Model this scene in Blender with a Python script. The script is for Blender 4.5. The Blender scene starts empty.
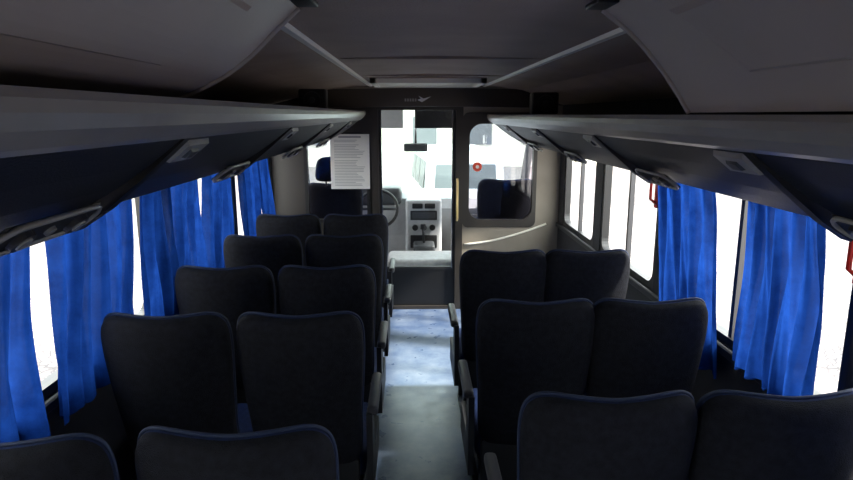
import bpy, bmesh, math, random
from mathutils import Vector, Matrix
random.seed(4)
S = bpy.context.scene
COL = S.collection
R = math.radians

# ------------------------------------------------------------------ materials
MATS = {}
def mat(name, col, rough=0.6, metal=0.0, noise=0.0, nscale=20, bump=0.0, bscale=200, spec=0.5, sheen=0.0, coat=0.0):
    if name in MATS: return MATS[name]
    m = bpy.data.materials.new(name); m.use_nodes = True
    nt = m.node_tree; b = nt.nodes['Principled BSDF']
    b.inputs['Base Color'].default_value = (*col, 1)
    b.inputs['Roughness'].default_value = rough
    b.inputs['Metallic'].default_value = metal
    b.inputs['Specular IOR Level'].default_value = spec
    b.inputs['Sheen Weight'].default_value = sheen
    b.inputs['Coat Weight'].default_value = coat
    tc = nt.nodes.new('ShaderNodeTexCoord')
    if noise > 0:
        n = nt.nodes.new('ShaderNodeTexNoise'); n.inputs['Scale'].default_value = nscale; n.inputs['Detail'].default_value = 6
        r = nt.nodes.new('ShaderNodeValToRGB')
        r.color_ramp.elements[0].position = 0.3; r.color_ramp.elements[1].position = 0.7
        r.color_ramp.elements[0].color = (*[c*(1-noise) for c in col], 1)
        r.color_ramp.elements[1].color = (*[min(1, c*(1+noise)) for c in col], 1)
        nt.links.new(tc.outputs['Object'], n.inputs['Vector'])
        nt.links.new(n.outputs['Fac'], r.inputs['Fac']); nt.links.new(r.outputs['Color'], b.inputs['Base Color'])
    if bump > 0:
        n2 = nt.nodes.new('ShaderNodeTexNoise'); n2.inputs['Scale'].default_value = bscale; n2.inputs['Detail'].default_value = 3
        bp = nt.nodes.new('ShaderNodeBump'); bp.inputs['Strength'].default_value = bump; bp.inputs['Distance'].default_value = 0.01
        nt.links.new(tc.outputs['Object'], n2.inputs['Vector'])
        nt.links.new(n2.outputs['Fac'], bp.inputs['Height']); nt.links.new(bp.outputs['Normal'], b.inputs['Normal'])
    MATS[name] = m
    return m

def glass_mat(name, tint=(0.9, 0.95, 0.95), refl=0.06):
    m = bpy.data.materials.new(name); m.use_nodes = True
    nt = m.node_tree; nt.nodes.clear()
    o = nt.nodes.new('ShaderNodeOutputMaterial'); mx = nt.nodes.new('ShaderNodeMixShader')
    t = nt.nodes.new('ShaderNodeBsdfTransparent'); g = nt.nodes.new('ShaderNodeBsdfGlossy')
    t.inputs['Color'].default_value = (*tint, 1); g.inputs['Roughness'].default_value = 0.02
    mx.inputs['Fac'].default_value = refl
    nt.links.new(t.outputs[0], mx.inputs[1]); nt.links.new(g.outputs[0], mx.inputs[2]); nt.links.new(mx.outputs[0], o.inputs[0])
    return m

def curtain_mat():
    m = bpy.data.materials.new('blue_curtain_cloth'); m.use_nodes = True
    nt = m.node_tree; nt.nodes.clear()
    o = nt.nodes.new('ShaderNodeOutputMaterial'); mx = nt.nodes.new('ShaderNodeMixShader')
    t = nt.nodes.new('ShaderNodeBsdfTranslucent'); d = nt.nodes.new('ShaderNodeBsdfDiffuse')
    tc = nt.nodes.new('ShaderNodeTexCoord')
    v = nt.nodes.new('ShaderNodeTexNoise'); v.inputs['Scale'].default_value = 9; v.inputs['Detail'].default_value = 9; v.inputs['Roughness'].default_value = 0.7
    r = nt.nodes.new('ShaderNodeValToRGB')
    r.color_ramp.elements[0].position = 0.3; r.color_ramp.elements[1].position = 0.7
    r.color_ramp.elements[0].color = (0.003, 0.016, 0.10, 1); r.color_ramp.elements[1].color = (0.008, 0.040, 0.21, 1)
    nt.links.new(tc.outputs['Object'], v.inputs['Vector'])
    nt.links.new(v.outputs['Fac'], r.inputs['Fac'])
    nt.links.new(r.outputs[0], t.inputs['Color']); nt.links.new(r.outputs[0], d.inputs['Color'])
    mx.inputs['Fac'].default_value = 0.3
    nt.links.new(t.outputs[0], mx.inputs[1]); nt.links.new(d.outputs[0], mx.inputs[2])
    # open weave: a few percent of the light passes straight through
    tr = nt.nodes.new('ShaderNodeBsdfTransparent'); tr.inputs['Color'].default_value = (0.5, 0.7, 1.0, 1)
    m2 = nt.nodes.new('ShaderNodeMixShader'); m2.inputs['Fac'].default_value = 0.01
    nt.links.new(mx.outputs[0], m2.inputs[1]); nt.links.new(tr.outputs[0], m2.inputs[2]); nt.links.new(m2.outputs[0], o.inputs[0])
    return m

M_seatback = mat('seat_back_fabric', (0.0080, 0.0085, 0.0125), 0.85, noise=0.45, nscale=45, bump=0.5, bscale=320, spec=0.18)
M_seatblue = mat('seat_blue_fabric', (0.006, 0.018, 0.07), 0.8, noise=0.3, nscale=60, bump=0.3, bscale=300, spec=0.3)
M_pipe = mat('seat_piping', (0.006, 0.016, 0.05), 0.7)
M_black = mat('black_plastic', (0.008, 0.008, 0.009), 0.45)
M_dark = mat('dark_grey_plastic', (0.018, 0.018, 0.02), 0.5, noise=0.1)
M_arm = mat('grey_armrest', (0.07, 0.07, 0.075), 0.45)
M_metal = mat('painted_metal', (0.07, 0.07, 0.075), 0.4, metal=0.6)
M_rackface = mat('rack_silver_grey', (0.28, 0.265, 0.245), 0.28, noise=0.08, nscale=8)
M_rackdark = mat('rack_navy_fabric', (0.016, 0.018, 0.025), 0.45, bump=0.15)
M_bezel = mat('bezel_grey', (0.30, 0.29, 0.27), 0.35)
M_lens = mat('lamp_lens', (0.4, 0.4, 0.38), 0.2)
M_ceil = mat('ceiling_liner', (0.40, 0.31, 0.25), 0.85, noise=0.10, nscale=3, bump=0.3, bscale=150)
M_cover = mat('cove_panel_grey', (0.44, 0.375, 0.325), 0.5, noise=0.05, nscale=3)
M_strip = mat('cream_trim', (0.9, 0.85, 0.74), 0.4)
M_wall = mat('wall_dark_trim', (0.018, 0.018, 0.022), 0.7, noise=0.2, bump=0.2)
M_partbeige = mat('partition_beige', (0.29, 0.25, 0.20), 0.55, noise=0.08, nscale=6)
M_partdark = mat('partition_bronze', (0.035, 0.03, 0.026), 0.4)
M_header = mat('header_dark', (0.06, 0.048, 0.04), 0.4)
M_yellow = mat('yellow_rail', (0.8, 0.6, 0.25), 0.4)
M_red = mat('red_handle', (0.5, 0.015, 0.012), 0.4)
M_orange = mat('sticker_red', (0.8, 0.08, 0.04), 0.5)
M_paper = mat('paper', (0.8, 0.79, 0.76), 0.8)
M_ink = mat('ink', (0.3, 0.3, 0.32), 0.8)
M_white = mat('white_paint', (0.75, 0.76, 0.78), 0.3)
M_silver = mat('silver_paint', (0.10, 0.11, 0.12), 0.4)
M_dash = mat('dash_light_grey', (0.5, 0.51, 0.52), 0.6, noise=0.05)
M_dashdk = mat('dash_dark', (0.05, 0.055, 0.06), 0.5)
M_cabfloor = mat('cab_floor_grey', (0.6, 0.6, 0.6), 0.6, noise=0.1)
M_chrome = mat('chrome', (0.7, 0.7, 0.7), 0.15, metal=1)
M_tyre = mat('tyre', (0.02, 0.02, 0.02), 0.8)
M_leaf = mat('foliage', (0.04, 0.10, 0.03), 0.8, noise=0.5, nscale=6)
M_trunk = mat('bark', (0.08, 0.06, 0.04), 0.9)
M_bldg = mat('render_wall', (0.6, 0.56, 0.48), 0.9, noise=0.08, nscale=2)
M_curt = curtain_mat()
M_glass = glass_mat('side_glass', (0.9, 0.94, 0.93), 0.05)
M_wsglass = glass_mat('windscreen_glass', (0.70, 0.84, 0.80), 0.05)
M_pglass = glass_mat('partition_glass', (0.50, 0.49, 0.55), 0.10)
M_dglass = glass_mat('door_glass', (0.92, 0.94, 0.94), 0.04)

def floor_mat():
    m = mat('blue_vinyl_floor', (0.16, 0.24, 0.38), 0.35)
    nt = m.node_tree; b = nt.nodes['Principled BSDF']; tc = nt.nodes.new('ShaderNodeTexCoord')
    n = nt.nodes.new('ShaderNodeTexNoise'); n.inputs['Scale'].default_value = 6; n.inputs['Detail'].default_value = 10; n.inputs['Roughness'].default_value = 0.7
    r = nt.nodes.new('ShaderNodeValToRGB')
    r.color_ramp.elements[0].position = 0.36; r.color_ramp.elements[0].color = (0.045, 0.08, 0.17, 1)
    r.color_ramp.elements[1].position = 0.66; r.color_ramp.elements[1].color = (0.15, 0.19, 0.27, 1)
    nt.links.new(tc.outputs['Object'], n.inputs['Vector']); nt.links.new(n.outputs['Fac'], r.inputs['Fac']); nt.links.new(r.outputs[0], b.inputs['Base Color'])
    n2 = nt.nodes.new('ShaderNodeTexNoise'); n2.inputs['Scale'].default_value = 9; n2.inputs['Detail'].default_value = 5
    mr = nt.nodes.new('ShaderNodeMapRange'); mr.inputs[3].default_value = 0.18; mr.inputs[4].default_value = 0.45
    nt.links.new(tc.outputs['Object'], n2.inputs['Vector']); nt.links.new(n2.outputs['Fac'], mr.inputs[0]); nt.links.new(mr.outputs[0], b.inputs['Roughness'])
    return m
M_floor = floor_mat()
def paver_mat():
    m = mat('cobble_pavers', (0.4, 0.38, 0.36), 0.85)
    nt = m.node_tree; b = nt.nodes['Principled BSDF']; tc = nt.nodes.new('ShaderNodeTexCoord')
    v = nt.nodes.new('ShaderNodeTexVoronoi'); v.feature = 'DISTANCE_TO_EDGE'; v.inputs['Scale'].default_value = 9
    r = nt.nodes.new('ShaderNodeValToRGB')
    r.color_ramp.elements[0].position = 0.01; r.color_ramp.elements[0].color = (0.06, 0.052, 0.05, 1)
    r.color_ramp.elements[1].position = 0.14; r.color_ramp.elements[1].color = (0.22, 0.185, 0.175, 1)
    nt.links.new(tc.outputs['Object'], v.inputs['Vector']); nt.links.new(v.outputs['Distance'], r.inputs['Fac'])
    nt.links.new(r.outputs[0], b.inputs['Base Color'])
    return m
M_paver = paver_mat()

# ------------------------------------------------------------------ mesh helpers
def mk(name, verts, faces, m, parent=None, smooth=False, mats=None, fm=None):
    me = bpy.data.meshes.new(name); me.from_pydata([tuple(v) for v in verts], [], faces)
    for mm in (mats or [m]): me.materials.append(mm)
    if fm:
        for p, i in zip(me.polygons, fm): p.material_index = i
    bm = bmesh.new(); bm.from_mesh(me); bmesh.ops.recalc_face_normals(bm, faces=bm.faces); bm.to_mesh(me); bm.free()
    if smooth:
        for p in me.polygons: p.use_smooth = True
    o = bpy.data.objects.new(name, me); COL.objects.link(o)
    if parent: o.parent = parent
    return o

def empty(name, loc=(0, 0, 0), rot=(0, 0, 0)):
    e = bpy.data.objects.new(name, None); e.empty_display_size = 0.1
    e.location = loc; e.rotation_euler = rot; COL.objects.link(e); return e

def box(name, x0, x1, y0, y1, z0, z1, m, parent=None, bev=0.0, seg=2):
    bm = bmesh.new(); bmesh.ops.create_cube(bm, size=1)
    for v in bm.verts:
        v.co = Vector(((x0+x1)/2+v.co.x*(x1-x0), (y0+y1)/2+v.co.y*(y1-y0), (z0+z1)/2+v.co.z*(z1-z0)))
    if bev > 0:
        bmesh.ops.bevel(bm, geom=bm.edges[:], offset=bev, segments=seg, profile=0.6, affect='EDGES')
    me = bpy.data.meshes.new(name); bm.to_mesh(me); bm.free(); me.materials.append(m)
    if bev > 0 and seg > 1:
        for p in me.polygons: p.use_smooth = True
    o = bpy.data.objects.new(name, me); COL.objects.link(o)
    if parent: o.parent = parent
    return o

def boxes(name, lst, m, parent=None):
    verts = []; faces = []
    for (x0, x1, y0, y1, z0, z1) in lst:
        b = len(verts)
        verts += [(x0,y0,z0),(x1,y0,z0),(x1,y1,z0),(x0,y1,z0),(x0,y0,z1),(x1,y0,z1),(x1,y1,z1),(x0,y1,z1)]
        faces += [tuple(b+i for i in f) for f in ((0,1,2,3),(4,5,6,7),(0,1,5,4),(1,2,6,5),(2,3,7,6),(3,0,4,7))]
    return mk(name, verts, faces, m, parent)

def tube(name, pts, r, m, parent=None, seg=10, closed=False):
    pts = [Vector(p) for p in pts]; n = len(pts); verts = []; faces = []
    prev = None
    for i, p in enumerate(pts):
        if closed: t = (pts[(i+1) % n]-pts[i-1]).normalized()
        else: t = (pts[min(i+1, n-1)]-pts[max(i-1, 0)]).normalized()
        if prev is None:
            a = Vector((0, 0, 1)) if abs(t.z) < 0.9 else Vector((1, 0, 0)); nrm = (a-t*a.dot(t)).normalized()
        else: nrm = (prev-t*prev.dot(t)).normalized()
        prev = nrm; bn = t.cross(nrm)
        for k in range(seg):
            a = 2*math.pi*k/seg; verts.append(p+nrm*math.cos(a)*r+bn*math.sin(a)*r)
    for i in range(n if closed else n-1):
        j = (i+1) % n
        for k in range(seg):
            faces.append((i*seg+k, i*seg+(k+1) % seg, j*seg+(k+1) % seg, j*seg+k))
    if not closed:
        faces.append(tuple(range(seg))); faces.append(tuple((n-1)*seg+k for k in range(seg)))
    return mk(name, verts, faces, m, parent, smooth=True)

def extrude_y(name, prof, y0, y1, m, parent=None, smooth=False, mats=None, pm=None, ny=1, closed=True):
    n = len(prof); verts = []; faces = []; fm = []
    for j in range(ny+1):
        y = y0+(y1-y0)*j/ny
        verts += [(p[0], y, p[1]) for p in prof]
    cnt = n if closed else n-1
    for j in range(ny):
        for i in range(cnt):
            k = (i+1) % n
            faces.append((j*n+i, j*n+k, (j+1)*n+k, (j+1)*n+i)); fm.append(pm[i] if pm else 0)
    if closed:
        faces.append(tuple(range(n))); fm.append(0); faces.append(tuple(ny*n+i for i in range(n))); fm.append(0)
    return mk(name, verts, faces, m, parent, smooth, mats, fm)

def rrect(cx, cz, w, h, r, k=6):
    pts = []
    for (sx, sz, a0) in ((1, 1, 0), (-1, 1, 90), (-1, -1, 180), (1, -1, 270)):
        for i in range(k+1):
            a = R(a0+90*i/k)
            pts.append((cx+sx*(w/2-r)+r*math.cos(a), cz+sz*(h/2-r)+r*math.sin(a)))
    return pts

def ring_plate(name, outer, inner, y0, y1, m, parent=None):
    n = len(outer); v = []
    for pts, y in ((outer, y0), (inner, y0), (inner, y1), (outer, y1)):
        v += [(p[0], y, p[1]) for p in pts]
    f = []
    for a in range(4):
        b = (a+1) % 4
        for i in range(n):
            j = (i+1) % n; f.append((a*n+i, a*n+j, b*n+j, b*n+i))
    return mk(name, v, f, m, parent)

def poly_xz(name, pts, y0, y1, m, parent=None, smooth=False):
    return extrude_y(name, pts, y0, y1, m, parent, smooth)

def disc(name, c, r, axis, depth, m, parent=None, seg=24):
    bm = bmesh.new(); bmesh.ops.create_cone(bm, cap_ends=True, segments=seg, radius1=r, radius2=r*0.92, depth=depth)
    q = Vector((0, 0, 1)).rotation_difference(Vector(axis))
    bmesh.ops.transform(bm, matrix=Matrix.Translation(Vector(c)) @ q.to_matrix().to_4x4(), verts=bm.verts)
    me = bpy.data.meshes.new(name); bm.to_mesh(me); bm.free(); me.materials.append(m)
    o = bpy.data.objects.new(name, me); COL.objects.link(o)
    if parent: o.parent = parent
    return o

def catmull(ctrl, per=5):
    out = []; n = len(ctrl)
    for i in range(n):
        p0, p1, p2, p3 = [Vector(ctrl[(i+d) % n]) for d in (-1, 0, 1, 2)]
        for s in range(per):
            t = s/per
            out.append(0.5*((2*p1)+(-p0+p2)*t+(2*p0-5*p1+4*p2-p3)*t*t+(-p0+3*p1-3*p2+p3)*t*t*t))
    return out

def pillow(name, ctrl, T, bend, mats, parent=None, c=None, p=3.2, per=5):
    C = catmull(ctrl, per); n = len(C)
    if c is None: c = Vector((0, sum(q.y for q in C)/n))
    rs = [1.0, 0.985, 0.96, 0.92, 0.85, 0.72, 0.5, 0.25]
    verts = []; faces = []; fm = []
    def add(r, s):
        for q in C:
            pt = c+(q-c)*r
            y = s*T*(max(0, 1-r**p))**(1/p) + bend(pt.x, pt.y)
            verts.append((pt.x, y, pt.y))
    add(1.0, 0)
    for r in rs[1:]: add(r, -1)
    for r in rs[1:]: add(r, 1)
    K = len(rs)-1
    def ring(a, b, mi):
        for i in range(n):
            j = (i+1) % n; faces.append((a*n+i, a*n+j, b*n+j, b*n+i)); fm.append(mi)
    ring(0, 1, 0)
    for k in range(1, K): ring(k, k+1, 0)
    ring(0, K+1, 1)
    for k in range(K+1, 2*K): ring(k, k+1, 1)
    for base, s, mi in ((K, -1, 0), (2*K, 1, 1)):
        verts.append((c.x, s*T+bend(c.x, c.y), c.y)); ci = len(verts)-1
        for i in range(n): faces.append((base*n+i, base*n+(i+1) % n, ci)); fm.append(mi)
    o = mk(name, verts, faces, None, parent, True, mats, fm)
    return o, [(q.x, bend(q.x, q.y), q.y) for q in C]

# ------------------------------------------------------------------ bus seat
ctrl = [(-0.13,0.0),(-0.19,0.015),(-0.208,0.08),(-0.216,0.25),(-0.227,0.42),(-0.233,0.55),(-0.228,0.63),(-0.207,0.672),(-0.165,0.692),(-0.08,0.693),
        (0,0.690),(0.08,0.693),(0.165,0.692),(0.207,0.672),(0.228,0.63),(0.233,0.55),(0.227,0.42),(0.216,0.25),(0.208,0.08),(0.19,0.015),(0.13,0.0)]
def seat_bend(x, z): return 0.9*x*x*(0.4+z) - 0.05*math.sin(max(0, min(1, z/0.7))*math.pi)*0.4
TILT = R(14)
seat_proto = None
def build_seat(name, x, ytop, arm=None, headrest=False, zoff=0.0, scale=1.0):
    e = empty(name, (x, ytop+0.22, zoff)); e.scale = (scale,)*3
    global seat_proto
    if seat_proto is None:
        tmp = {}
        def grab(nm, o): tmp[nm] = o.data; bpy.data.objects.remove(o)
        o, out = pillow('back', ctrl, 0.055, seat_bend, [M_seatback, M_seatblue]); grab('back', o)
        grab('piping', tube('piping', [(a*1.0, b+0.014, c_) for a, b, c_ in out], 0.005, M_pipe, closed=True, seg=6))
        grab('cushion', box('cushion', -0.22, 0.22, -0.02, 0.44, 0.33, 0.46, M_seatblue, bev=0.04, seg=4))
        grab('base_frame', boxes('base_frame', [(-0.21,0.21,-0.03,0.40,0.27,0.335),(-0.2,-0.165,-0.02,0.02,0.0,0.30),(0.165,0.2,-0.02,0.02,0.0,0.30),(-0.2,-0.165,0.34,0.38,0.0,0.30),
                                 (0.165,0.2,0.34,0.38,0.0,0.30),(-0.2,-0.165,-0.06,0.40,0.0,0.03),(0.165,0.2,-0.06,0.40,0.0,0.03)], M_metal))
        grab('kick_panel', box('kick_panel', -0.2, 0.2, -0.055, -0.02, 0.1, 0.44, M_black, bev=0.012))
        grab('arm_pad', box('arm_pad', -0.022, 0.022, -0.05, 0.30, 0.625, 0.665, M_arm, bev=0.018, seg=4))
        grab('arm_plate', boxes('arm_plate', [(-0.012,0.012,-0.06,0.05,0.28,0.64),(-0.012,0.012,0.0,0.36,0.28,0.42)], M_dark))
        seat_proto = tmp
    def part(nm, loc=(0,0,0), rot=(0,0,0)):
        o = bpy.data.objects.new(nm, seat_proto[nm]); COL.objects.link(o); o.parent = e; o.location = loc; o.rotation_euler = rot; return o
    part('back', (0, -0.03, 0.415), (TILT, 0, 0)); part('piping', (0, -0.03, 0.415), (TILT, 0, 0))
    part('cushion'); part('base_frame'); part('kick_panel')
    if arm:
        part('arm_pad', (arm*0.255, 0, 0)); part('arm_plate', (arm*0.243, 0, 0))
    if headrest:
        hr, _ = pillow('headrest', [(-0.12,0),(-0.13,0.08),(-0.1,0.17),(0,0.19),(0.1,0.17),(0.13,0.08),(0.12,0),(0,-0.01)], 0.05, lambda x, z: 0, [M_seatback, M_seatback], e)
        hr.location = (0, -0.235, 1.13); hr.rotation_euler = (R(8), 0, 0)
        for sx in (-0.05, 0.05): tube('headrest_post', [(sx, -0.2, 1.02), (sx, -0.24, 1.2)], 0.007, M_metal, e, seg=8)
    return e

LX = (-0.42, -0.91); RX = (0.495, 0.962)
for i, yt in enumerate((1.25, 2.09, 2.80, 3.57, 4.35)):
    build_seat('bus_seat', LX[0], yt, arm=1)
    build_seat('bus_seat', LX[1] - (0.02 if i == 0 else 0), yt-(0.03 if i == 0 else 0))
for i, yt in enumerate((1.41, 2.23, 3.12)):
    build_seat('bus_seat', RX[0]+(0.02 if i == 0 else -0.01), yt, arm=-1)
    build_seat('bus_seat', RX[1]+(0.02 if i == 0 else -0.03), yt)

# ------------------------------------------------------------------ shell
WL, WR = -1.28, 1.34
YR, YP, YF = -1.3, 5.6, 7.35
CZ = 2.05
box('floor', WL-0.1, WR+0.1, YR-0.05, YP+0.06, -0.12, 0.0, M_floor)
prof = [(WL-0.08, 1.86), (-1.0, 1.95), (-0.75, 2.01), (-0.36, CZ), (0.13, CZ+0.012), (0.62, CZ), (0.95, 2.01), (1.13, 1.95), (WR+0.08, 1.86), (WR+0.08, 2.16), (WL-0.08, 2.16)]
extrude_y('ceiling', prof, YR-0.05, YP+0.02, M_ceil)
for i, x in enumerate((-0.36, 0.62)):
    extrude_y('trim_%d' % (i+1), [(x-0.017, CZ-0.001), (x-0.012, CZ-0.014), (x+0.012, CZ-0.014), (x+0.017, CZ-0.001)], YR, YP-0.12, M_strip)
for i, y in enumerate((2.9, 4.15)):
    box('trim_%d' % (i+3), -0.33, 0.60, y, y+0.010, CZ-0.003, CZ+0.01, M_ceil)

def side_wall(name, x_in, x_out, posts, zs=0.83, zt=1.64, yend=YP):
    xa, xb = sorted((x_in, x_out))
    lst = [(xa, xb, YR, yend, -0.12, zs), (xa, xb, YR, yend, zt, 2.1)]
    for a, b in posts: lst.append((xa, xb, a, b, zs, zt))
    e = empty(name)
    boxes('wall_panels', lst, M_wall, e)
    return e
postsL = [(YR, -1.2), (0.05, 0.13), (1.57, 1.65), (3.0, 3.08), (4.36, 4.44), (5.5, 5.6)]
postsR = [(YR, -1.2), (0.22, 0.3), (1.62, 1.76), (3.20, 3.30), (4.32, 4.48), (5.42, 5.6)]
side_wall('wall_left', WL, WL-0.06, postsL)
side_wall('wall_right', WR, WR+0.06, postsR)
box('wall_rear', WL-0.06, WR+0.06, YR-0.06, YR, -0.12, 2.1, M_wall)

wn = 0
def side_window(xm, y0, y1, z0, z1):
    global wn; wn += 1
    e = empty('window_%d' % wn)
    k = 5; pts_o = rrect((y0+y1)/2, (z0+z1)/2, y1-y0, z1-z0, 0.001, k); pts_i = rrect((y0+y1)/2, (z0+z1)/2, y1-y0-0.07, z1-z0-0.07, 0.07, k)
    n = len(pts_o); v = []
    for pts, x in ((pts_o, xm-0.025), (pts_i, xm-0.025), (pts_i, xm+0.025), (pts_o, xm+0.025)): v += [(x, p[0], p[1]) for p in pts]
    f = []
    for a in range(4):
        b = (a+1) % 4
        for i in range(n):
            j = (i+1) % n; f.append((a*n+i, a*n+j, b*n+j, b*n+i))
    mk('gasket', v, f, M_black, e)
    ym = (y0+y1)/2
    boxes('sliding_sash', [(xm-0.014, xm+0.014, ym-0.014, ym+0.014, z0+0.03, z1-0.03)], M_metal, e)
    mk('glass', [(xm, y0, z0), (xm, y1, z0), (xm, y1, z1), (xm, y0, z1)], [(0, 1, 2, 3)], M_glass, e)
for P, xm in ((postsL, WL-0.03), (postsR, WR+0.03)):
    for a, b in zip(P[:-1], P[1:]): side_window(xm, a[1], b[0], 0.83, 1.64)

box('trim_5', WL+0.001, WL+0.025, YR+0.01, YP-0.02, 0.79, 0.83, M_dark, bev=0.006, seg=1)
box('trim_6', WR-0.025, WR-0.001, YR+0.01, YP-0.02, 0.79, 0.83, M_dark, bev=0.006, seg=1)
box('baseboard_left', WL, WL+0.02, YR, YP-0.01, 0.0, 0.10, M_black)
box('baseboard_right', WR-0.02, WR, YR, YP-0.01, 0.0, 0.10, M_black)

# ------------------------------------------------------------------ luggage racks
def rack(side, lipx, z0, wallx):
    e = empty('luggage_rack')
    s = side
    P = [(0.0, 0.0), (-0.008, -0.012), (-0.008, -0.028), (0.004, -0.048), (0.03, -0.07), (0.045, -0.078),
         (0.05, -0.074), (0.058, -0.082),
         (0.12, -0.13), (0.19, -0.178), (0.25, -0.212), (0.30, -0.238),
         (0.33, -0.25), (0.355, -0.25), (0.375, -0.235), (0.40, -0.20)]
    W_ = abs(wallx-lipx)
    P += [(W_, -0.13), (W_, -0.03), (0.06, -0.03), (0.035, -0.02), (0.02, -0.003)]
    n = len(P)
    pm = []
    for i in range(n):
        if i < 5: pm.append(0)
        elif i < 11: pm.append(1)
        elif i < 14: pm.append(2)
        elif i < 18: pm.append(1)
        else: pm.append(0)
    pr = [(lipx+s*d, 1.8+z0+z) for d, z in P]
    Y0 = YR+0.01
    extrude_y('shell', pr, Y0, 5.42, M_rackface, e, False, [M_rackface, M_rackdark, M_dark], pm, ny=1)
    boxr = [(lipx+s*d, 1.8+z0+z) for d, z in P[:16]] + [(lipx+s*0.40, 1.8+z0-0.02)]
    cen = (lipx+s*0.2, 1.8+z0-0.1)
    capb = [(cen[0]+(x-cen[0])*1.03, cen[1]+(z-cen[1])*1.05) for x, z in boxr]
    extrude_y('end_cap', capb, 5.42, 5.45, M_rackface, e)
    ux, uz = s*0.785, -0.62
    nx, nz = -s*0.62, -0.785
    def P3(a, b, y):
        return (lipx+s*0.058+ux*a+nx*b, y, 1.8+z0-0.082+uz*a+nz*b)
    def frustum(nm, r0, r1, m):
        v = []
        for (a0, a1, y0, y1, b) in (r0, r1):
            for a, yy in ((a0, y0), (a1, y0), (a1, y1), (a0, y1)): v.append(P3(a, b, yy))
        return mk(nm, v, [(4, 5, 6, 7)]+[(i, (i+1) % 4, 4+(i+1) % 4, 4+i) for i in range(4)], m, e)
    for y in (-0.1, 1.30, 2.45, 3.6, 4.75):
        v = []; f = []
        prf = ((-0.01, 0.004), (0.10, 0.010), (0.22, 0.012), (0.30, 0.004), (0.30, -0.02), (-0.01, -0.02))
        for yy in (y-0.01, y+0.024):
            for a, b in prf: v.append(P3(a, b, yy))
        for i in range(6):
            j = (i+1) % 6; f.append((i, j, 6+j, 6+i))
        f += [tuple(range(6)), tuple(range(6, 12))]
        mk('joint_band', v, f, M_black, e)
        frustum('service_plate', (0.0, 0.07, y+0.03, y+0.17, 0.001), (0.006, 0.064, y+0.036, y+0.164, 0.012), M_bezel)
        frustum('plate_latch', (0.02, 0.05, y+0.075, y+0.125, 0.012), (0.024, 0.046, y+0.08, y+0.12, 0.018), M_metal)
        yc = y-0.20; hw = 0.16
        pp = [P3(0.230+0.038*max(-1, min(1, 1.25*math.sin(t))), 0.008, yc+hw*math.copysign(abs(math.cos(t))**0.6, math.cos(t))) for t in [i*2*math.pi/28 for i in range(28)]]
        tube('lamp_bezel', pp, 0.006, M_bezel, e, seg=6, closed=True)
        frustum('lamp_panel', (0.195, 0.265, yc-hw+0.01, yc+hw-0.01, 0.0), (0.202, 0.258, yc-hw+0.02, yc+hw-0.02, 0.010), M_dark)
        for yy in (yc-0.085, yc+0.085):
            disc('reading_lamp', P3(0.230, 0.014, yy), 0.026, (nx, 0, nz), 0.012, M_metal, e)
            disc('lamp_lens', P3(0.230, 0.020, yy), 0.016, (nx, 0, nz), 0.006, M_lens, e)
        disc('call_button', P3(0.230, 0.012, yc), 0.012, (nx, 0, nz), 0.008, M_bezel, e)
    return e
rack(-1, -0.42, 0.03, WL+0.004)
rack(1, 0.66, 0.0, WR-0.004)

# ------------------------------------------------------------------ rear cove covers
def cove(name, pts, sgn, YE):
    e = empty(name)
    C = []
    for i in range(len(pts)-1):
        p0 = Vector(pts[max(i-1, 0)]); p1 = Vector(pts[i]); p2 = Vector(pts[i+1]); p3 = Vector(pts[min(i+2, len(pts)-1)])
        for k in range(6):
            t = k/6
            C.append(0.5*((2*p1)+(-p0+p2)*t+(2*p0-5*p1+4*p2-p3)*t*t+(-p0+3*p1-3*p2+p3)*t**3))
    C.append(Vector(pts[-1]))
    off = [Vector((p.x+sgn*0.018, p.y+0.006)) for p in C]
    prof = [(p.x, p.y) for p in C]+[(p.x, p.y) for p in reversed(off)]
    extrude_y('panel', prof, YR+0.01, YE, M_cover, e, False)
    tube('edge_bead', [(p.x, YE, p.y) for p in C], 0.008, M_cover, e)
    def onp(t, y, b):
        i = min(int(t*(len(C)-1)), len(C)-2); q = C[i].lerp(C[i+1], t*(len(C)-1)-i); tg = (C[i+1]-C[i]).normalized()
        nrm = Vector((-sgn*abs(tg.y), -abs(tg.x))); return (q.x+nrm.x*b, y, q.y+nrm.y*b)
    v = []; f = []; N = 8
    for b, ins in ((0.0, 0.0), (0.008, 0.03)):
        for k in range(N+1):
            t = (0.2+ins)+(0.72-0.2-2*ins)*k/N
            v.append(onp(t, 0.35+ins+0.08*k/N, b)); v.append(onp(t, YE-0.25-ins-0.10*k/N, b))
    M = 2*(N+1)
    for k in range(N):
        f.append((M+2*k, M+2*k+1, M+2*k+3, M+2*k+2))
        f.append((2*k, 2*k+2, M+2*k+2, M+2*k)); f.append((2*k+1, 2*k+3, M+2*k+3, M+2*k+1))
    f.append((0, 1, M+1, M)); f.append((2*N, 2*N+1, M+2*N+1, M+2*N))
    mk('hatch', v, f, M_cover, e)
    xl_, zl_ = pts[0]
    box('latch', min(xl_+sgn*0.0, xl_-sgn*0.05), max(xl_, xl_-sgn*0.05), YE-0.12, YE-0.02, CZ-0.012, CZ-0.001, M_black, e, bev=0.004)
cove('air_duct_cover', [(-0.262, 2.042), (-0.32, 1.99), (-0.385, 1.93), (-0.46, 1.88), (-0.56, 1.835)], -1, 1.50)
cove('air_duct_cover', [(0.45, 2.042), (0.52, 1.99), (0.58, 1.93), (0.63, 1.87), (0.675, 1.805)], 1, 1.52)

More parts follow.
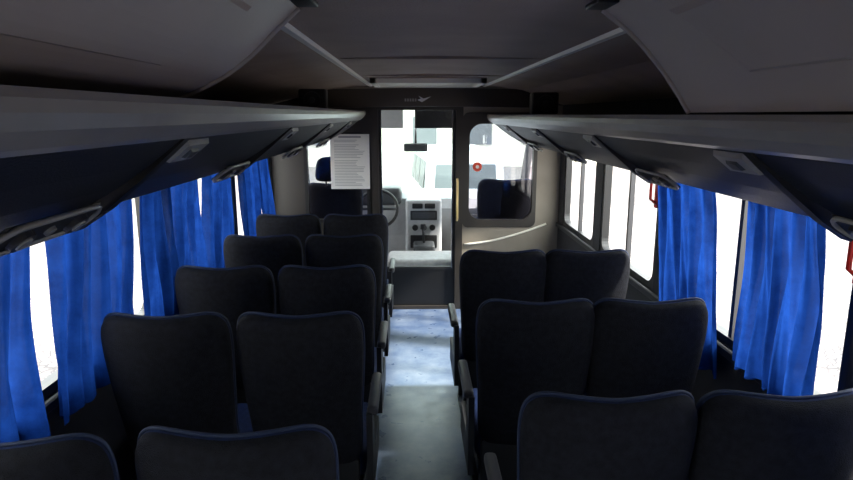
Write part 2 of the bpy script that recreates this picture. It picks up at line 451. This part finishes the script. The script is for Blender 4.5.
for x, y, z in ((-0.72, 4.6, 1.90), (0.98, 4.7, 1.88)):
    e = empty('loudspeaker', (x, y, z+0.012))
    box('case', -0.10, 0.10, -0.06, 0.06, -0.09, 0.07, M_black, e, bev=0.02, seg=3)
    disc('cone', (0, -0.065, -0.01), 0.062, (0, -1, 0), 0.012, M_dark, e)
    disc('dome', (0, -0.073, -0.01), 0.022, (0, -1, 0), 0.012, M_metal, e)

e = empty('ceiling_air_vent')
lst = [(-0.30, 0.52, 4.45, 4.49, CZ-0.035, CZ), (-0.30, 0.52, 5.06, 5.10, CZ-0.035, CZ), (-0.30, -0.26, 4.45, 5.10, CZ-0.035, CZ), (0.48, 0.52, 4.45, 5.10, CZ-0.035, CZ)]
boxes('frame', lst, M_strip, e)
boxes('slats', [(-0.26, 0.48, y, y+0.03, CZ-0.026, CZ-0.008) for y in [4.52+0.065*i for i in range(8)]], M_strip, e)

# ------------------------------------------------------------------ partition wall
pe = empty('wall_front')
wl = -0.37-WL
ring_plate('panel_left', rrect(WL+wl/2, 0.94, wl, 1.88, 0.001), rrect(-0.685, 1.24, 0.55, 0.78, 0.07), YP, YP+0.04, M_partdark, pe)
wr = WR-0.45
ring_plate('panel_right', rrect(0.45+wr/2, 0.94, wr, 1.88, 0.001), rrect(0.80, 1.285, 0.60, 0.89, 0.12), YP, YP+0.04, M_partbeige, pe)
ring_plate('window_gasket', rrect(0.785, 1.30, 0.68, 1.04, 0.06), rrect(0.80, 1.285, 0.58, 0.87, 0.11), YP-0.015, YP+0.05, M_partdark, pe)
ring_plate('window_gasket_left', rrect(-0.685, 1.24, 0.59, 0.82, 0.09), rrect(-0.685, 1.24, 0.53, 0.76, 0.06), YP-0.012, YP+0.05, M_black, pe)
mk('glass_right', [(p[0], YP+0.02, p[1]) for p in rrect(0.80, 1.285, 0.60, 0.89, 0.12)], [tuple(range(28))], M_pglass, pe)
mk('glass_left', [(p[0], YP+0.02, p[1]) for p in rrect(-0.685, 1.24, 0.55, 0.78, 0.07)], [tuple(range(28))], M_pglass, pe)
tube('curved_moulding', [(0.47+0.76*t, YP-0.006, 0.62+0.19*t**1.6) for t in [i/14 for i in range(15)]], 0.010, M_strip, pe)
hdr = [(-1.1, 1.86), (-0.9, 1.95), (-0.82, 2.0), (-0.70, 2.025), (0.0, 2.035), (0.35, 2.035), (1.0, 2.025), (1.10, 2.0), (1.17, 1.94), (1.24, 1.86), (0.9, 1.862), (0.13, 1.872), (-0.6, 1.862)]
poly_xz('header', hdr, YP-0.12, YP+0.04, M_header, pe)
tube('header_bead', [(x, YP-0.125, z) for x, z in hdr[1:9]], 0.008, M_partbeige, pe)
boxes('upper_fill', [(WL, WR, YP, YP+0.04, 1.88, 2.1)], M_header, pe)

e = empty('bird_emblem', (0.02, YP-0.126, 1.925))
mk('bird', [(0.02, 0, 0.0), (0.05, 0, 0.012), (0.03, 0, 0.035), (0.075, 0, 0.012), (0.14, 0, 0.03), (0.09, 0, -0.002), (0.06, 0, -0.018)], [(0, 1, 3, 5, 6), (1, 2, 3), (3, 4, 5)], M_white, e)
boxes('lettering', [(-0.09+0.022*i, -0.076+0.022*i, -0.001, 0.001, -0.012, 0.012) for i in range(5)], M_bezel, e)

d = empty('door_1')
boxes('frame', [(-0.37, -0.31, YP-0.03, YP+0.05, 0.0, 1.87), (0.385, 0.45, YP-0.03, YP+0.05, 0.0, 1.87), (-0.31, 0.385, YP-0.03, YP+0.05, 1.84, 1.87), (-0.31, 0.385, YP-0.03, YP+0.05, 0.0, 0.03)], M_partdark, d)
boxes('lower_panel', [(-0.31, 0.385, YP, YP+0.03, 0.03, 0.38)], M_black, d)
boxes('rails', [(-0.31, 0.385, YP-0.005, YP+0.035, 0.38, 0.405), (-0.31, -0.285, YP-0.005, YP+0.035, 0.4, 1.84), (0.36, 0.385, YP-0.005, YP+0.035, 0.4, 1.84)], M_dark, d)
boxes('bright_edge', [(-0.288, -0.28, YP-0.01, YP+0.03, 0.4, 1.84), (0.352, 0.36, YP-0.01, YP+0.03, 0.4, 1.84)], M_chrome, d)
mk('glass', [(-0.28, YP+0.015, 0.4), (0.36, YP+0.015, 0.4), (0.36, YP+0.015, 1.84), (-0.28, YP+0.015, 1.84)], [(0, 1, 2, 3)], M_dglass, d)
e = empty('grab_rail')
tube('bar', [(0.40, YP-0.035, 0.85), (0.40, YP-0.075, 0.88), (0.40, YP-0.075, 1.20), (0.40, YP-0.035, 1.23)], 0.010, M_yellow, e)

e = empty('paper_notice', (-0.565, YP-0.018, 1.385))
boxes('sheet', [(-0.175, 0.175, -0.001, 0.001, -0.245, 0.245)], M_paper, e)
rows = []
for i in range(30):
    z = 0.19-0.014*i
    if i in (2, 12): continue
    rows.append((-0.14, -0.14+random.uniform(0.18, 0.28), -0.0025, -0.001, z, z+0.004))
rows.append((-0.10, 0.10, -0.0025, -0.001, 0.212, 0.228))
boxes('printed_lines', rows, M_ink, e)
e = empty('round_sticker', (0.585, YP+0.012, 1.335))
disc('disc', (0, 0, 0), 0.042, (0, -1, 0), 0.002, M_orange, e)
disc('centre', (0, -0.002, 0), 0.016, (0, -1, 0), 0.002, M_paper, e)

# ------------------------------------------------------------------ curtains
def curtain(x, ya, yb, ya2, yb2, zb, folds, amp=0.024, zt=1.6):
    e = empty('curtain')
    NY, NZ = folds*16, 30
    s = 1 if x < 0 else -1
    ph = random.uniform(0, 6); ph2 = random.uniform(0, 6)
    v = []; f = []
    for j in range(NZ+1):
        tz = j/NZ; z = zt+(zb-zt)*tz
        q = tz**0.9
        a0 = ya+(ya2-ya)*q+0.012*math.sin(tz*7+ph); a1 = yb+(yb2-yb)*q+0.012*math.sin(tz*6+ph2)
        for i in range(NY+1):
            t = i/NY
            w = math.sin(t*folds*2*math.pi+ph+0.9*math.sin(tz*2.6+ph2))
            w = math.copysign(abs(w)**0.75, w)
            w2 = 0.40*math.sin(t*folds*3.1*math.pi+ph2+tz*2.2)+0.12*math.sin(t*folds*9*math.pi+tz*9)
            a = amp*(0.6+0.55*tz)
            y = a0+(a1-a0)*(t+0.03*math.sin(t*9+ph2+tz*4))
            v.append((x+s*(a*(w+w2)+0.058), y, z + (0.015*math.sin(t*folds*2*math.pi+ph) if j == NZ else 0)))
    for j in range(NZ):
        for i in range(NY): f.append((j*(NY+1)+i, j*(NY+1)+i+1, (j+1)*(NY+1)+i+1, (j+1)*(NY+1)+i))
    mk('cloth', v, f, M_curt, e, True)
xl, xr = WL, WR
for c in ((xl, 0.2, 1.1, 0.25, 1.0, 0.76, 7), (xl, 1.28, 1.97, 1.2, 1.88, 0.76, 6), (xl, 2.08, 2.70, 1.97, 2.58, 0.76, 6), (xl, 2.82, 3.56, 2.74, 3.46, 0.78, 7),
          (xl, 3.68, 4.20, 3.58, 4.08, 0.80, 5), (xl, 4.36, 4.80, 4.40, 4.90, 0.80, 4), (xl, 4.92, 5.18, 5.0, 5.28, 0.80, 3),
          (xr, 2.66, 3.24, 2.44, 2.96, 0.70, 6), (xr, 1.86, 2.30, 1.80, 2.28, 0.82, 6), (xr, 0.5, 1.5, 0.5, 1.4, 0.82, 7)):
    curtain(*c)
for i, (x, s) in enumerate(((xl, 1), (xr, -1))):
    e = empty('curtain_rail')
    tube('rail', [(x+s*0.055, YR+0.02, 1.635), (x+s*0.055, 5.38, 1.635)], 0.010, M_metal, e)
    boxes('brackets', [(min(x, x+s*0.05), max(x, x+s*0.05), y, y+0.02, 1.63, 1.65) for y in (-1, 0.1, 1.5, 2.9, 4.3, 5.3)], M_metal, e)

for y in (1.75, 3.31):
    e = empty('emergency_window_handle', (WR-0.012, y, 1.42))
    box('plate', -0.008, 0.012, -0.018, 0.018, -0.12, 0.12, M_red, e, bev=0.005, seg=2)
    tube('pull', [(-0.01, 0, -0.09), (-0.035, 0, -0.07), (-0.035, 0, 0.07), (-0.01, 0, 0.09)], 0.008, M_red, e)

# ------------------------------------------------------------------ cab
cab = empty('driver_cab_shell')
box('cab_floor', WL, WR, YP+0.06, YF+0.2, -0.22, -0.1, M_cabfloor, cab)
for x0, x1 in ((WL-0.06, WL), (WR, WR+0.06)):
    boxes('cab_side', [(x0, x1, YP, 7.5, -0.22, 0.80), (x0, x1, YP, 6.8, 1.72, 2.1), (x0, x1, YP, YP+0.12, 0.8, 1.72)], M_dashdk, cab)
boxes('cab_roof', [(WL, WR, YP+0.04, 6.75, 1.93, 2.1)], M_dash, cab)
for x in (WL+0.0, WR):
    tube('a_pillar', [(x, 7.5, 0.8), (x, 7.25, 1.25), (x, 6.75, 1.9)], 0.05, M_dashdk, cab)
tube('screen_header', [(WL, 6.75, 1.92), (WR, 6.75, 1.92)], 0.05, M_dashdk, cab)
box('cab_front', WL, WR, 7.45, 7.5, -0.22, 0.9, M_dashdk, cab)
e = empty('windscreen')
N = 16; v = []; f = []
for j in range(7):
    t = j/6; yb_ = 7.48-0.71*t; zz = 0.9+1.0*t
    for i in range(N+1):
        u = -1+2*i/N; v.append(((WL+WR)/2+u*(WR-WL)/2, yb_+0.12*(1-u*u)+0.05*math.sin(math.pi*t), zz))
for j in range(6):
    for i in range(N): f.append((j*(N+1)+i, j*(N+1)+i+1, (j+1)*(N+1)+i+1, (j+1)*(N+1)+i))
mk('glass', v, f, M_wsglass, e, True)
e = empty('dashboard')
dp = [(6.55, 0.70), (6.50, 0.82), (6.56, 0.92), (6.70, 0.97), (6.95, 0.96), (7.42, 0.92), (7.42, 0.2), (6.75, 0.2), (6.66, 0.5)]
v = [(WL+0.02, y, z) for y, z in dp]+[(WR-0.02, y, z) for y, z in dp]; n = len(dp)
mk('body', v, [(i, (i+1) % n, n+(i+1) % n, n+i) for i in range(n)]+[tuple(range(n)), tuple(range(n, 2*n))], M_dash, e)
box('centre_stack', -0.08, 0.30, 6.36, 6.7, 0.30, 0.93, M_dash, e, bev=0.04, seg=4)
box('radio', -0.03, 0.25, 6.345, 6.38, 0.72, 0.82, M_black, e, bev=0.008)
box('screen', -0.01, 0.23, 6.335, 6.36, 0.74, 0.80, M_metal, e, bev=0.004)
for x in (-0.01, 0.12): box('air_vent', x, x+0.11, 6.345, 6.38, 0.84, 0.895, M_black, e, bev=0.01)
for x in (-0.85, 0.75): disc('side_vent', (x, 6.49, 0.84), 0.05, (0, -1, 0.1), 0.03, M_black, e)
for x in (0.02, 0.11, 0.20): disc('climate_knob', (x, 6.345, 0.64), 0.032, (0, -1, 0), 0.03, M_black, e)
box('lower_tray', -0.03, 0.25, 6.345, 6.38, 0.42, 0.56, M_black, e, bev=0.01)
box('instrument_hood', -0.62, -0.12, 6.42, 6.75, 0.86, 1.05, M_dashdk, e, bev=0.07, seg=5)
box('glovebox', 0.45, 1.05, 6.47, 6.52, 0.45, 0.76, M_dashdk, e, bev=0.015)
box('gear_console', 0.0, 0.22, 6.1, 6.45, -0.1, 0.50, M_dashdk, e, bev=0.03, seg=3)
tube('gear_lever', [(0.11, 6.25, 0.5), (0.10, 6.2, 0.66)], 0.012, M_black, e)
disc('gear_knob', (0.10, 6.19, 0.68), 0.028, (0, 0, 1), 0.05, M_black, e)
box('engine_cover', -0.25, 0.42, 5.70, 6.12, -0.1, 0.45, M_cabfloor, e, bev=0.05, seg=4)
e = empty('steering_wheel', (-0.36, 6.22, 0.86), (R(62), 0, 0))
tube('rim', [(0.2*math.cos(a), 0.2*math.sin(a), 0) for a in [i*2*math.pi/36 for i in range(36)]], 0.016, M_black, e, closed=True)
disc('hub', (0, 0, 0.0), 0.06, (0, 0, 1), 0.05, M_dashdk, e)
for a in (0, 180, 270): tube('spoke', [(0.05*math.cos(R(a)), 0.05*math.sin(R(a)), 0), (0.195*math.cos(R(a)), 0.195*math.sin(R(a)), 0)], 0.014, M_dashdk, e)
tube('column', [(0, 0, 0), (0, 0.0, -0.34)], 0.03, M_dashdk, e)
e = empty('rear_view_mirror')
box('housing', -0.10, 0.16, 6.66, 6.70, 1.41, 1.50, M_dashdk, e, bev=0.025, seg=4)
tube('stem', [(0.03, 6.70, 1.48), (0.03, 6.87, 1.72)], 0.012, M_black, e)
for x0, x1 in ((0.02, 0.42), (-0.75, -0.1)):
    e = empty('sun_visor')
    box('flap', x0, x1, 6.55, 6.575, 1.66, 1.86, M_black if x0 > 0 else M_dash, e, bev=0.01)
    tube('rod', [(x0, 6.565, 1.865), (x1, 6.565, 1.865), (x1, 6.6, 1.92)], 0.007, M_metal, e)
build_seat('driver_seat', -0.76, 5.85, headrest=True, zoff=-0.1, scale=1.15)
build_seat('passenger_seat', 0.90, 5.85, zoff=-0.1, scale=1.18)

# ------------------------------------------------------------------ outside
box('ground', -60, 60, -50, 90, -1.15, -1.0, M_paver)
def building(name, x0, x1, y0, y1, z1):
    e = empty(name)
    box('walls', x0, x1, y0, y1, -1.0, z1, M_bldg, e)
    box('cornice', x0-0.2, x1+0.2, y0-0.2, y1+0.2, z1, z1+0.3, M_white, e)
    lst = []
    if (y1-y0) < (x1-x0):
        for k in range(int((x1-x0)/3)):
            for zz in (0.2, 3.4):
                if zz+1.5 < z1: lst.append((x0+1+3*k, x0+2.3+3*k, y0-0.06, y0+0.02, zz, zz+1.5))
    if lst: boxes('windows', lst, M_silver, e)
building('house_facade', -16, 18, 34, 40, 6.5)
building('garden_wall', 14, 14.6, -10, 24, 1.2)
building('garden_wall', -12.6, -12, -10, 24, 1.6)

def car(name, loc, rz, M=None, van=False):
    e = empty(name, loc, (0, 0, rz)); M = M or M_white
    if van: side = [(-2.3, 0.35), (-2.35, 0.9), (-2.3, 1.9), (-2.1, 2.05), (1.0, 2.05), (1.6, 1.35), (2.3, 1.1), (2.4, 0.7), (2.35, 0.35)]
    else: side = [(-2.1, 0.35), (-2.15, 0.7), (-1.95, 0.95), (-1.2, 1.02), (-0.6, 1.45), (0.7, 1.48), (1.4, 1.08), (2.0, 0.98), (2.15, 0.7), (2.1, 0.35)]
    v = []
    for x in (-0.85, 0.85):
        for y, z in side: v.append((x*((0.92 if van else 0.82) if z > 1.3 else 1), y, z))
    n = len(side)
    o = mk('body', v, [(i, (i+1) % n, n+(i+1) % n, n+i) for i in range(n)]+[tuple(range(n)), tuple(range(n, 2*n))], M, e)
    bv = o.modifiers.new('b', 'BEVEL'); bv.width = 0.06; bv.segments = 3
    if van: mk('rear_glass', [(-0.66, -2.36, 1.15), (0.66, -2.36, 1.15), (0.62, -2.33, 1.8), (-0.62, -2.33, 1.8)], [(0, 1, 2, 3)], M_silver, e)
    else: mk('rear_glass', [(-0.66, -1.16, 1.07), (0.66, -1.16, 1.07), (0.58, -0.66, 1.43), (-0.58, -0.66, 1.43)], [(0, 1, 2, 3)], M_black, e)
    for sx in (-1, 1):
        if van:
            for ya, yb in ((-2.0, -1.0), (-0.9, 0.1), (0.2, 1.1)):
                mk('side_glass', [(sx*0.86, ya, 1.25), (sx*0.86, yb, 1.25), (sx*0.80, yb-(0.15 if ya > 0 else 0), 1.85), (sx*0.80, ya, 1.85)], [(0, 1, 2, 3)], M_silver, e)
        else:
            mk('side_glass', [(sx*0.85, -1.0, 1.08), (sx*0.85, 1.2, 1.08), (sx*0.71, 0.65, 1.42), (sx*0.71, -0.5, 1.42)], [(0, 1, 2, 3)], M_black, e)
        for y in (-1.3, 1.35): disc('wheel', (sx*0.8, y, 0.32), 0.32, (1, 0, 0), 0.2, M_tyre, e); disc('hubcap', (sx*0.9, y, 0.32), 0.18, (1, 0, 0), 0.03, M_metal, e)
        box('tail_lamp', sx*0.55-0.14, sx*0.55+0.14, -2.2, -2.05, 0.72, 0.88, M_red, e, bev=0.02)
car('parked_van', (0.9, 15.0, -1.0), 0.08, M_white, True)
def tree(loc, h, r):
    e = empty('street_tree', loc)
    tube('trunk', [(0, 0, 0), (0.1, 0, h*0.3), (0, 0.1, h*0.7)], 0.14, M_trunk, e)
    bm = bmesh.new()
    for k in range(7):
        t = Matrix.Translation((random.uniform(-r, r)*0.6, random.uniform(-r, r)*0.6, h*0.75+random.uniform(-r, r)*0.4))
        bmesh.ops.create_icosphere(bm, subdivisions=3, radius=r*random.uniform(0.5, 0.7), matrix=t)
    for v in bm.verts: v.co += Vector((random.uniform(-1, 1), random.uniform(-1, 1), random.uniform(-1, 1)))*0.12
    me = bpy.data.meshes.new('crown'); bm.to_mesh(me); bm.free(); me.materials.append(M_leaf)
    o = bpy.data.objects.new('crown', me); COL.objects.link(o); o.parent = e
tree((9, 20, -1), 5, 1.8); tree((-8, 24, -1), 6, 2.2); tree((11, 5, -1), 5, 1.6)

# ------------------------------------------------------------------ light
w = bpy.data.worlds.new('bright_sky'); S.world = w; w.use_nodes = True
nt = w.node_tree; bg = nt.nodes['Background']
tc = nt.nodes.new('ShaderNodeTexCoord'); sp = nt.nodes.new('ShaderNodeSeparateXYZ'); rp = nt.nodes.new('ShaderNodeValToRGB')
rp.color_ramp.elements[0].position = 0.0; rp.color_ramp.elements[0].color = (1.0, 0.98, 0.94, 1)
rp.color_ramp.elements[1].position = 0.8; rp.color_ramp.elements[1].color = (0.9, 0.95, 1.0, 1)
nt.links.new(tc.outputs['Generated'], sp.inputs[0]); nt.links.new(sp.outputs['Z'], rp.inputs['Fac']); nt.links.new(rp.outputs[0], bg.inputs['Color'])
bg.inputs['Strength'].default_value = 9.5
sl = bpy.data.lights.new('sun', 'SUN'); sl.energy = 16; sl.angle = R(5.0); sl.color = (1.0, 0.93, 0.84)
so = bpy.data.objects.new('sun', sl); COL.objects.link(so)
dirv = Vector((-1.0, 0.28, -0.98)).normalized()
so.rotation_euler = dirv.to_track_quat('-Z', 'Y').to_euler()

S.view_settings.view_transform = 'Standard'
S.view_settings.look = 'None'
S.view_settings.exposure = 0.0

# ------------------------------------------------------------------ camera
cd = bpy.data.cameras.new('camera'); cd.sensor_width = 36; cd.lens = 26.0; cd.clip_start = 0.02; cd.clip_end = 300
co = bpy.data.objects.new('camera', cd); COL.objects.link(co)
co.location = (0, 0, 1.8); co.rotation_euler = (R(90-11.5), 0, R(-1.25))
S.camera = co
